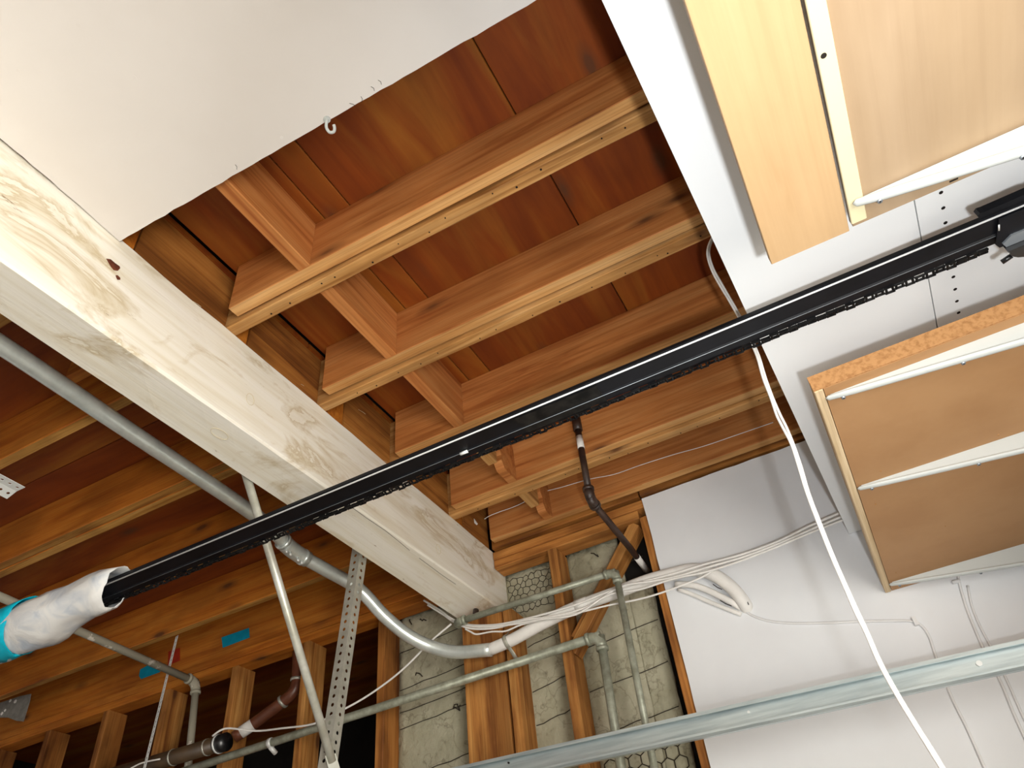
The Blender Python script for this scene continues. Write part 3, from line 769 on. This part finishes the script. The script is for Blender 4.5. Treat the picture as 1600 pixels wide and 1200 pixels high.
# trolley at the right end
tr = empty('opener_trolley', (0.53, 1.23, RZ), 'black trolley gripping the right end of the opener rail', 'trolley')
def slab(name, pts, z0, z1, mat):
    k = len(pts)
    V = [(x, RY + y, z0) for x, y in pts] + [(x, RY + y, z1) for x, y in pts]
    return mesh(name, V, [tuple(range(k)), tuple(range(k, 2 * k))] + [(i, (i + 1) % k, (i + 1) % k + k, i + k) for i in range(k)], mat, tr)
slab('guide_plate', [(0.486, -0.001), (0.482, -0.010), (0.486, -0.016), (0.495, -0.015), (0.575, -0.017), (0.578, -0.014), (0.584, -0.014), (0.588, -0.026), (0.80, -0.028), (0.80, -0.001)], RZ + 0.004, RZ + 0.020, M['black'])
slab('sleeve', [(0.513, 0.0082), (0.80, 0.0082), (0.80, 0.083), (0.513, 0.083), (0.506, 0.070)], RZ - 0.007, RZ - 0.0042, M['black'])
slab('wear_plate', [(0.517, 0.072), (0.532, 0.058), (0.80, 0.058), (0.80, 0.078), (0.523, 0.084)], RZ - 0.011, RZ - 0.0071, M['grey'])
bp_ = [(0.520, 0.085)] + [(0.575 - 0.052 * math.cos(math.pi * q / 12), 0.088 + 0.034 * math.sin(math.pi * q / 12)) for q in range(0, 9)] + [(0.80, 0.108), (0.80, 0.079)]
slab('release_body', bp_, RZ - 0.022, RZ - 0.0045, M['hub'])
tube('release_lever', [(0.532, RY + 0.112, RZ - 0.012), (0.514, RY + 0.120, RZ - 0.012)], 0.005, M['hub'], tr, seg=8)
tube('bolt', [(0.572, RY + 0.100, RZ - 0.0222), (0.572, RY + 0.100, RZ - 0.025)], 0.005, M['grey'], tr, seg=10)
tube('pin', [(0.512, RY + 0.020, RZ - 0.008), (0.512, RY + 0.034, RZ - 0.008)], 0.0016, M['whiteang'], tr, seg=8)

# plastic wrapping on the left end of the rail
def wrap(name, cen, rad, mat, parent, seg=28, amp=0.1, thick=0.0012, **kw):
    V = []; F = []
    n = len(cen)
    for i, (c, (ry, rz)) in enumerate(zip(cen, rad)):
        for k2 in range(seg):
            a = 2 * math.pi * k2 / seg
            w = 1 + amp * (0.35 * math.sin(11 * a + i * 2.3) + 0.5 * math.sin(3 * a + i * 0.6) + 0.35 * math.sin(7 * a - i * 0.9) + 0.25 * math.sin(5 * a + i * 1.7))
            sx = 0.0
            if i == 0: sx = 0.03 * math.sin(a) - 0.02 * math.cos(a)
            V.append((c[0] + sx, c[1] + ry * w * math.cos(a), c[2] + rz * w * math.sin(a)))
    for i in range(n - 1):
        for k2 in range(seg):
            a = i * seg + k2; b = i * seg + (k2 + 1) % seg
            F.append((a, b, b + seg, a + seg))
    o = mesh(name, V, F, mat, parent, smooth=True, **kw)
    s_ = o.modifiers.new('thick', 'SOLIDIFY'); s_.thickness = thick
    return o
cen = []; rad = []
for i in range(15):
    t = i / 14; x = -1.765 - 0.60 * t
    cen.append((x, 1.209 + 0.016 * t, 2.260 + 0.004 * math.sin(t * 9)))
    r_ = 0.050 + 0.025 * math.sin(min(1, t * 1.5) * math.pi * 0.5) + 0.004 * math.sin(t * 17)
    rad.append((r_, r_ * 0.95))
bag = wrap('plastic_wrapping', cen, rad, M['film'], None, amp=0.085, label='crumpled white plastic wrapped round the left end of the rail', cat='plastic wrap')
tc_, tr_ = [], []
for i in range(5):
    x = -2.135 - 0.03 * i
    tc_.append((x, 1.212 + 0.012 * (x + 1.765) / -0.6, 2.262)); tr_.append((0.0785, 0.0755))
wrap('tape_band', tc_, tr_, M['cyantape'], bag, amp=0.03, label='bright blue tape band')

# ------------------------------------------------------------------ hangers: perforated angle, tube brace, straps
def perforated(L, W, pitch, r, x0=0.0, rows=1):
    """flat perforated strip in local XZ, Z along length, returns geometry of the sheet with open holes"""
    V = []; F = []; n = max(1, int(round(L / pitch))); p = L / n
    for k in range(n):
        for rw in range(rows):
            a0, a1 = x0 + W * rw / rows, x0 + W * (rw + 1) / rows
            cx, cz = (a0 + a1) / 2, -p * (k + 0.5); b = len(V)
            outer = [(a0, cz - p / 2), (cx, cz - p / 2), (a1, cz - p / 2), (a1, cz), (a1, cz + p / 2), (cx, cz + p / 2), (a0, cz + p / 2), (a0, cz)]
            inner = []
            for q in outer:
                d = Vector((q[0] - cx, q[1] - cz)).normalized() * r; inner.append((cx + d.x, cz + d.y))
            V += outer + inner
            F += [(b + i, b + (i + 1) % 8, b + 8 + (i + 1) % 8, b + 8 + i) for i in range(8)]
    return V, F
def angle_iron(name, p0, p1, legA, legB, W, pitch, r, mat, thick=0.002, **kw):
    """L-shaped perforated angle: ridge from p0 to p1, legs pointing legA and legB"""
    p0, p1 = Vector(p0), Vector(p1); ax = (p1 - p0).normalized(); L = (p1 - p0).length
    VV = []; FF = []
    for leg in (legA, legB):
        leg = Vector(leg); leg = (leg - ax * leg.dot(ax)).normalized()
        v, f = perforated(L, W, pitch, r)
        b = len(VV)
        VV += [p0 + leg * a - ax * z for a, z in v]; FF += [tuple(b + i for i in q) for q in f]
    me = bpy.data.meshes.new(name)
    org = p0.copy()
    me.from_pydata([v - org for v in VV], [], FF); me.update()
    bm = bmesh.new(); bm.from_mesh(me); bmesh.ops.remove_doubles(bm, verts=bm.verts, dist=0.0003); bmesh.ops.recalc_face_normals(bm, faces=bm.faces); bm.to_mesh(me); bm.free()
    me.materials.append(mat)
    o = bpy.data.objects.new(name, me); o.location = org; link(o)
    s_ = o.modifiers.new('thick', 'SOLIDIFY'); s_.thickness = thick; s_.offset = 0
    return tag(o, **kw)
aT = px(562, 880, 'x', -1.432); aT = Vector((-1.425, aT.y, 2.60)); aB = px(513, 1195, 'y', aT.y); aB = aT + (aB - aT) * 1.18
ang1 = angle_iron('perforated_angle', aT, aB, (-1, 0, 0), (0, 1, 0), 0.038, 0.0265, 0.0062, M['angle'], label='perforated zinc angle hanging down from the beam', cat='angle iron')
t0 = px(381, 730, 'x', -1.432); t1 = px(519, 1190, 'x', -1.49)
tb = tube('tube_brace', [t0, t0.lerp(t1, 0.5), t1], 0.0125, M['tubem'], seg=12, label='slim pale tube brace slanting down to the perforated angle', cat='brace')
mesh('flattened_end', *extrude_profile([(-0.016, -0.002), (0.016, -0.002), (0.016, 0.002), (-0.016, 0.002)], t1 - (t1 - t0).normalized() * 0.02, t1 + (t1 - t0).normalized() * 0.045, yax=Vector((0.55, 0.8, 0.25)).normalized(), zax=Vector((0.8, -0.6, 0)).normalized()), M['tubem'], tb)
s0, s1 = px(275, 1000, 'y', 2.335), px(224, 1205, 'y', 2.335)
s0.z += 0.02
V, F = perforated((s0 - s1).length, 0.022, 0.021, 0.0048)
axs = (s1 - s0).normalized(); wd = Vector((1, -0.25, 0)).normalized()
V = [s0 + wd * (a - 0.011) - axs * z for a, z in V]
st = mesh('perforated_strap', V, F, M['whiteang'], label='narrow perforated steel strap hanging from an old joist', cat='strap', origin=s0)
s_ = st.modifiers.new('thick', 'SOLIDIFY'); s_.thickness = 0.0015
p0 = Vector((-2.258, 1.098, 2.715))
angle_iron('slotted_angle_end', p0, p0 + Vector((-0.01, -0.60, 0.02)), (-1, 0, -0.35), (1, 0, -0.05), 0.042, 0.026, 0.0055, M['whiteang'], label='white slotted angle tip at the left picture edge', cat='angle iron')

# ------------------------------------------------------------------ galvanised door track
def track_pt(u, v): return px(u, v, 'y', 2.30)
ta, tb_ = track_pt(700, 1222), track_pt(1600, 1025)
ta = ta + (ta - tb_) * 0.05
tb_ = tb_ + (tb_ - ta).normalized() * (0.80 - tb_.x)
ta = Vector((ta.x, 2.30, ta.z)); tb_ = Vector((0.80, 2.30, tb_.z))
tk = empty('door_track', (ta + tb_) / 2, 'galvanised garage door track crossing the lower right', 'track')
hw = 0.034
prof = [(0.0, -hw), (-0.030, -hw - 0.004), (-0.036, -hw + 0.002), (-0.036, -hw + 0.008), (-0.033, -hw + 0.008), (-0.033, -hw + 0.003), (-0.029, -hw - 0.001), (-0.002, -hw + 0.003),
        (-0.002, hw - 0.003), (-0.020, hw - 0.003), (-0.020, hw - 0.010), (-0.023, hw - 0.010), (-0.023, hw), (0.0, hw)]
mesh('channel', *extrude_profile(prof, ta, tb_), M['track'], tk)
for (u, v, r_) in [(1170, 1113, 0.004), (1530, 1037, 0.0075), (795, 1192, 0.003)]:
    q = px(u, v, 'y', 2.297)
    mesh('bolt', *disc_geo(q, (0, -1, 0), r_, 10, 0.004), M['whiteang'] if r_ > 0.0035 else M['dark'], tk)

# ------------------------------------------------------------------ shelves over the garage door
ZD = 2.383
dk = empty('overhead_deck', (0.35, 1.3, ZD), 'wide white melamine deck overhead at the right, row of pin holes', 'shelf')
th = math.atan2(0.0387, 1.0)
def dx(y): return 0.0208 + 0.0387 * (y - 0.578)
for (o0, o1) in [(0.0, 0.379), (0.3815, 0.80)]:
    y0, y1 = -0.9, YW - 0.016
    V = []
    for z in (ZD, ZD + 0.018):
        V += [(dx(y0) + o0, y0, z), (min(dx(y0) + o1, XW - 0.004), y0, z), (min(dx(y1) + o1, XW - 0.004), y1, z), (dx(y1) + o0, y1, z)]
    F = [(0, 1, 2, 3), (4, 5, 6, 7), (0, 1, 5, 4), (1, 2, 6, 5), (2, 3, 7, 6), (3, 0, 4, 7)]
    mesh('deck_panel', V, F, M['melamine'], dk)
g = []
y = 0.537
while y < 2.45:
    g.append(disc_geo((dx(y) + 0.4305, y, ZD), (0, 0, -1), 0.0042, 10)); y += 0.0435
tag(mesh('pin_holes', *merge(*g), M['dark'], dk), kind='stuff')
g = [disc_geo(px(1270, 456, 'z', ZD), (0, 0, -1), 0.0015, 6), disc_geo(px(1358, 455, 'z', ZD), (0, 0, -1), 0.0012, 6)]
tag(mesh('specks', *merge(*g), M['dark'], dk), kind='stuff')

ZS = 2.16
ms = empty('maple_shelf', (0.35, 0.3, ZS), 'maple laminate shelf at the upper right with a cream metal strip', 'shelf')
YE = 0.963
board('front_plank', (0.1065, -0.85, ZS), (0.2395, YE, ZS + 0.019), 'y', M['maple'], ms, bevel=0.001, jit=0)
board('panel', (0.2465, -0.85, ZS + 0.002), (XW - 0.004, YE - 0.004, ZS + 0.019), 'y', M['maple_shaded'], ms, bevel=0.001, jit=0)
stp = board('metal_strip', (0.2440, -0.85, ZS - 0.0035), (0.2690, 0.948, ZS + 0.0015), 'y', M['cream'], ms, bevel=0.0015, jit=0, label='cream metal strip with a hole')
mesh('strip_hole', *disc_geo(px(1287, 87, 'z', ZS - 0.0035), (0, 0, -1), 0.0042, 12), M['dark'], stp)
mesh('strip_hole', *disc_geo(px(1287, 87, 'z', ZS - 0.0035) + Vector((0, -0.30, 0)), (0, 0, -1), 0.0042, 12), M['dark'], stp)
mesh('saw_nick', *boxes([((0.400, YE - 0.012, ZS + 0.0012), (0.413, YE - 0.009, ZS + 0.003))]), M['dark'], ms)

YP = 1.362
pb_ = empty('particle_shelf', (0.35, 1.95, ZS), 'brown particle board shelf with pine nosing at the lower right', 'shelf')
def nx_(y): return 0.1065 + 0.0125 * (y - YP)
YQ = YW - 0.018
V = []
for z in (ZS + 0.001, ZS + 0.040):
    V += [(nx_(YP) + 0.020, YP + 0.001, z), (XW - 0.004, YP + 0.001, z), (XW - 0.004, YQ, z), (nx_(YQ) + 0.020, YQ, z)]
F = [(0, 1, 2, 3), (4, 5, 6, 7), (0, 1, 5, 4), (1, 2, 6, 5), (2, 3, 7, 6), (3, 0, 4, 7)]
mesh('panel', V, F, M['particle'], pb_)
mesh('end_edge', *boxes([((nx_(YP) + 0.0, YP - 0.003, ZS + 0.002), (XW - 0.005, YP + 0.0009, ZS + 0.040))]), M['particle_edge'], pb_, label='rough speckled end edge')
ns_ = board('nosing', (nx_(1.95) , YP + 0.0012, ZS - 0.001), (nx_(1.95) + 0.0185, YQ, ZS + 0.040), 'y', M['pine'], pb_, jit=0, rot=Matrix.Rotation(-math.atan(0.0125), 4, 'Z'), label='pale pine nosing strip')
g = []
for (u, v) in [(1368, 788), (1400, 895), (1376, 736), (1477, 822), (1560, 680)]:
    g.append(disc_geo(px(u, v, 'z', ZS + 0.001), (0, 0, -1), random.uniform(0.003, 0.006), 9, squash=0.6))
tag(mesh('dents', *merge(*g), M['particle_edge'], pb_), kind='stuff')

def bracket(y, x0, zs, d_end, lab, screw_x):
    e = empty('shelf_bracket', (x0, y, zs), lab, 'bracket', 'white shelf brackets')
    xe = XW - 0.004
    n = 14; top = []; 
    # blade, thin upright sheet that deepens towards the wall
    V = []
    for yy in (y - 0.002, y + 0.002):
        for i in range(n + 1):
            t = i / n; x = x0 + (xe - x0) * t
            V += [(x, yy, zs - 0.0002), (x, yy, zs - 0.006 - d_end * (t ** 0.95))]
    F = []; k = 2 * (n + 1)
    for i in range(n):
        a = 2 * i
        F += [(a, a + 1, a + 3, a + 2), (k + a, k + a + 2, k + a + 3, k + a + 1), (a, a + 2, k + a + 2, k + a), (a + 1, k + a + 1, k + a + 3, a + 3)]
    F += [(0, k, k + 1, 1), (2 * n, 2 * n + 1, k + 2 * n + 1, k + 2 * n)]
    mesh('blade', V, F, M['white'], e)
    P = [Vector((x0 - 0.006 + (xe - x0 + 0.006) * i / n, y, zs - 0.006 - d_end * (max(0, i / n) ** 0.95))) for i in range(n + 1)]
    rr = [0.0075] + [0.0095] * n
    P = [P[0] + Vector((-0.005, 0, 0.001))] + P; rr = [0.002] + rr
    fl = tube('flange', P, rr, M['white'], e, seg=12, flat=0.55)
    for sx in screw_x:
        t = (sx - x0) / (xe - x0)
        z = zs - 0.006 - d_end * (t ** 0.95)
        q = Vector((sx, y + 0.006, z - 0.0045))
        s1 = tube('screw', [q + Vector((0, 0, 0.004)), q + Vector((0, 0, -0.003))], 0.0042, M['grey'], e, seg=10)
        mesh('screw_recess', *disc_geo(q + Vector((0, 0, -0.003)), (0, 0, -1), 0.0018, 6), M['dark'], s1)
bracket(0.902, 0.262, ZS - 0.003, 0.108, 'shelf bracket at the end of the maple shelf', (0.287, 0.478))
bracket(1.392, 0.136, ZS + 0.0008, 0.064, 'shelf bracket nearest the end edge of the particle board shelf', (0.157, 0.385))
bracket(1.808, 0.143, ZS + 0.0008, 0.074, 'middle shelf bracket under the particle board shelf', (0.163, 0.40))
bracket(2.452, 0.149, ZS + 0.0008, 0.094, 'shelf bracket under the particle board shelf, against the back wall', (0.165, 0.385))

# ------------------------------------------------------------------ cables
def cord(name, uv, yv, r, mat, label, cat='cable', sub=5, group=None, seg=8):
    pts = []
    for i, (u, v) in enumerate(uv):
        y = yv if isinstance(yv, (int, float)) else yv[i]
        pts.append(px(u, v, 'y', y))
    return tube(name, pts, r, mat, None, seg=seg, sub=sub, label=label, cat=cat, group=group)
lamp = [(1120, 362), (1114, 371), (1108, 385), (1107, 400), (1113, 420), (1124, 441), (1140, 468), (1156, 496), (1170, 524), (1184, 556), (1194, 590), (1206, 622), (1216, 648), (1226, 668), (1238, 694), (1250, 730), (1262, 770), (1279, 815), (1300, 868), (1320, 914), (1338, 955), (1354, 988), (1374, 1034), (1400, 1082), (1430, 1132), (1455, 1172), (1482, 1216)]
lam = empty('lamp_cord', px(1250, 730, 'y', 1.36), 'long two-strand white cord hanging down in front of the deck edge', 'cord')
for s in (-1, 1):
    pts = []
    for i, (u, v) in enumerate(lamp):
        off = 2.1 if 12 <= i <= 13 else (1.2 if i % 5 else 1.5)
        pts.append(px(u + s * off * 1.2, v - s * off * 0.35, 'y', 1.365 + 0.003 * s))
    tube('strand', pts, 0.0029, M['cable'], lam, seg=8, sub=4)
G_B = 'white cables strung along the back wall'
cord('wall_cable', [(662, 938), (690, 955), (706, 967), (730, 976), (765, 977), (800, 972), (860, 957), (905, 943), (950, 925), (1000, 910), (1050, 897), (1100, 882), (1160, 866), (1215, 846), (1262, 823), (1315, 800)], [2.43, 2.46] + [2.452] * 14, 0.0042, M['cable'], 'topmost white cable of the bundle under the beam end', group=G_B)
cord('wall_cable', [(668, 945), (692, 960), (708, 971), (735, 982), (775, 981), (820, 969), (870, 962), (920, 947), (970, 917), (1020, 908), (1060, 900), (1110, 885), (1165, 869), (1220, 848), (1270, 826), (1318, 806)], [2.43, 2.46] + [2.444] * 14, 0.0042, M['cable'], 'white cable of the bundle with a slack dip right under the beam', group=G_B)
cord('wall_cable', [(706, 969), (740, 979), (790, 977), (845, 968), (900, 960), (950, 930), (1000, 921), (1050, 905), (1105, 893), (1155, 877), (1210, 856), (1262, 834), (1318, 812)], 2.437, 0.0038, M['cable'], 'lowest white cable of the bundle running up behind the deck', group=G_B)
cord('wall_cable', [(727, 983), (735, 987), (745, 991), (768, 987), (790, 986), (815, 976), (850, 968), (905, 957), (950, 946), (1000, 936), (1040, 924), (1090, 905), (1112, 893)], 2.444, 0.0034, M['cable'], 'thin white cable looping loosely over the post', group=G_B)
cord('stray_cable', [(200, 1203), (222, 1192), (250, 1186)], 2.34, 0.0034, M['cable'], 'short white cable end beside the drain pipe', 'cable')
cord('stray_cable', [(332, 1150), (345, 1141), (360, 1138), (400, 1142), (440, 1138), (490, 1131), (530, 1112), (570, 1090), (610, 1062), (640, 1036), (672, 1003), (705, 975)], [2.35, 2.35, 2.36, 2.39, 2.39, 2.40, 2.42, 2.43, 2.43, 2.43, 2.44, 2.445], 0.004, M['cable'], 'slanting white cable from the drain hub up to the beam end', 'cable')
# painted flexible conduits plunging into the wall
fx = empty('flexible_conduit', px(1165, 942, 'y', 2.52), 'white-painted flexible conduits arching into the drywall', 'conduit')
tube('hose', [px(u, v, 'y', y) for u, v, y in [(1056, 913, 2.50), (1080, 914, 2.498), (1100, 920, 2.497), (1122, 930, 2.497), (1145, 942, 2.502), (1160, 952, 2.53)]], 0.0115, M['cable'], fx, seg=10, sub=4)
tube('hose', [px(u, v, 'y', y) for u, v, y in [(1060, 921, 2.512), (1080, 928, 2.510), (1105, 939, 2.509), (1135, 951, 2.51), (1158, 960, 2.515)]], 0.0075, M['cable'], fx, seg=10, sub=4)
g = []
for (u, v, u2, v2) in [(1114, 913, 1128, 921), (1125, 938, 1143, 947), (1163, 928, 1170, 945)]:
    g.append(tube_geo([px(u, v, 'y', 2.4905), px((u + u2) / 2, (v + v2) / 2 + 1, 'y', 2.490), px(u2, v2, 'y', 2.4905)], 0.0016, 5))
tag(mesh('bare_spots', *merge(*g), M['dark'], fx), kind='stuff')
G_W = 'painted wires stapled to the drywall'
wd_ = cord('painted_wire', [(1160, 948), (1172, 960), (1200, 970), (1240, 974), (1300, 973), (1350, 971), (1400, 970), (1425, 971), (1440, 978), (1452, 995), (1462, 1025), (1475, 1060), (1490, 1096), (1512, 1140), (1545, 1215)], YW - 0.0165, 0.0042, M['cablep'], 'painted wire running level then bending down beside its staple', 'wire', group=G_W)
mesh('staple', *boxes([((px(1430, 970, 'y', YW - 0.02).x - 0.006, YW - 0.026, px(1430, 970, 'y', YW - 0.02).z - 0.014), (px(1430, 970, 'y', YW - 0.02).x + 0.006, YW - 0.0138, px(1430, 970, 'y', YW - 0.02).z + 0.012))]), M['cablep'], wd_)
wd_ = cord('painted_wire', [(1497, 898), (1500, 915), (1509, 946), (1520, 975), (1535, 1010), (1552, 1042), (1568, 1075), (1582, 1110), (1600, 1150), (1620, 1190)], YW - 0.0165, 0.0042, M['cablep'], 'painted wire dropping straight down below the particle board shelf', 'wire', group=G_W)
tube('staple', [px(1488, 910, 'y', YW - 0.02), px(1500, 907, 'y', YW - 0.02)], 0.006, M['cablep'], wd_, seg=8)
cord('painted_wire', [(1512, 915), (1518, 945), (1531, 978), (1549, 1012), (1565, 1045), (1580, 1078), (1595, 1112), (1613, 1150), (1635, 1190)], YW - 0.0160, 0.0036, M['cablep'], 'thinner painted wire hugging the dropping one on its right', 'wire', group=G_W)
# thin bell wire in the last joist bay
cord('bell_wire', [(757, 811), (765, 806), (780, 800), (800, 793), (818, 785), (845, 770), (875, 762), (920, 749), (960, 741), (1000, 727), (1050, 711), (1100, 697), (1150, 680), (1208, 660)], [2.38, 2.40, 2.42, 2.43, 2.44, 2.456] + [2.461] * 8, 0.0016, M['cable'], 'thin pinkish-white bell wire strung through the last joist bay', 'wire')

# ------------------------------------------------------------------ small things
def patch(name, uv, yv, mat, label, cat, thick=0.002, group=None):
    P = [px(u, v, 'y', yv) for u, v in uv]; k = len(P)
    V = P + [q + Vector((0, thick, 0)) for q in P]
    return mesh(name, V, [tuple(range(k)), tuple(range(k, 2 * k))] + [(i, (i + 1) % k, (i + 1) % k + k, i + k) for i in range(k)], mat, label=label, cat=cat, group=group)
YR = 2.5505
patch('tape_piece', [(346, 996), (389, 981), (390, 996), (348, 1012)], YR, M['bluetape'], 'flat blue tape strip on the rim joist', 'tape', group='blue tape on the rim joist')
patch('tape_piece', [(219, 1046), (230, 1040), (251, 1034), (250, 1050), (220, 1061), (217, 1056)], YR, M['bluetape'], 'torn blue tape bit behind the flaking painted pipe', 'tape', group='blue tape on the rim joist')
patch('tag_piece', [(263, 1018), (281, 1012), (281, 1032), (262, 1040)], YR, M['redtag'], 'red tag on the rim joist behind the perforated strap', 'tag')
gs_ = patch('gusset_plate', [(-30, 1108), (0, 1098), (30, 1088), (48, 1084), (46, 1095), (40, 1115), (36, 1127), (25, 1126), (12, 1121), (0, 1121), (-30, 1122)], 2.42, M['gusset'], 'dirty grey metal plate hanging under the old joist at the far left', 'plate', thick=0.004)
g = []
for (u, v) in [(8, 1110), (24, 1096), (3, 1115), (16, 1095)]:
    g.append(disc_geo(px(u, v, 'y', 2.4195), (0, -1, 0), random.uniform(0.006, 0.011), 7, 0.002))
tag(mesh('plaster_specks', *merge(*g), M['cable'], gs_), kind='stuff')
patch('plaster_blob', [(735, 806), (739, 807), (741, 811), (745, 817), (743, 819), (739, 815), (735, 812)], 2.40, M['cable'], 'small white plaster blob near the end of the bell wire', 'plaster', thick=0.01)
# cup hook in the ceiling
h0 = px(511, 186, 'z', gz0)
hk = [h0 + Vector(v) * 0.78 for v in ((0, 0, 0), (0, 0, -0.016), (-0.008, 0.010, -0.024), (-0.006, 0.022, -0.034), (0.006, 0.026, -0.038), (0.014, 0.020, -0.034), (0.016, 0.013, -0.027))]
ho = tube('cup_hook', hk, 0.0036, M['white'], None, seg=10, sub=4, label='small white cup hook screwed into the ceiling drywall', cat='hook')
mesh('base_disc', *disc_geo(h0 + Vector((0, 0, -0.0005)), (0, 0, -1), 0.008, 14, 0.003), M['white'], ho)
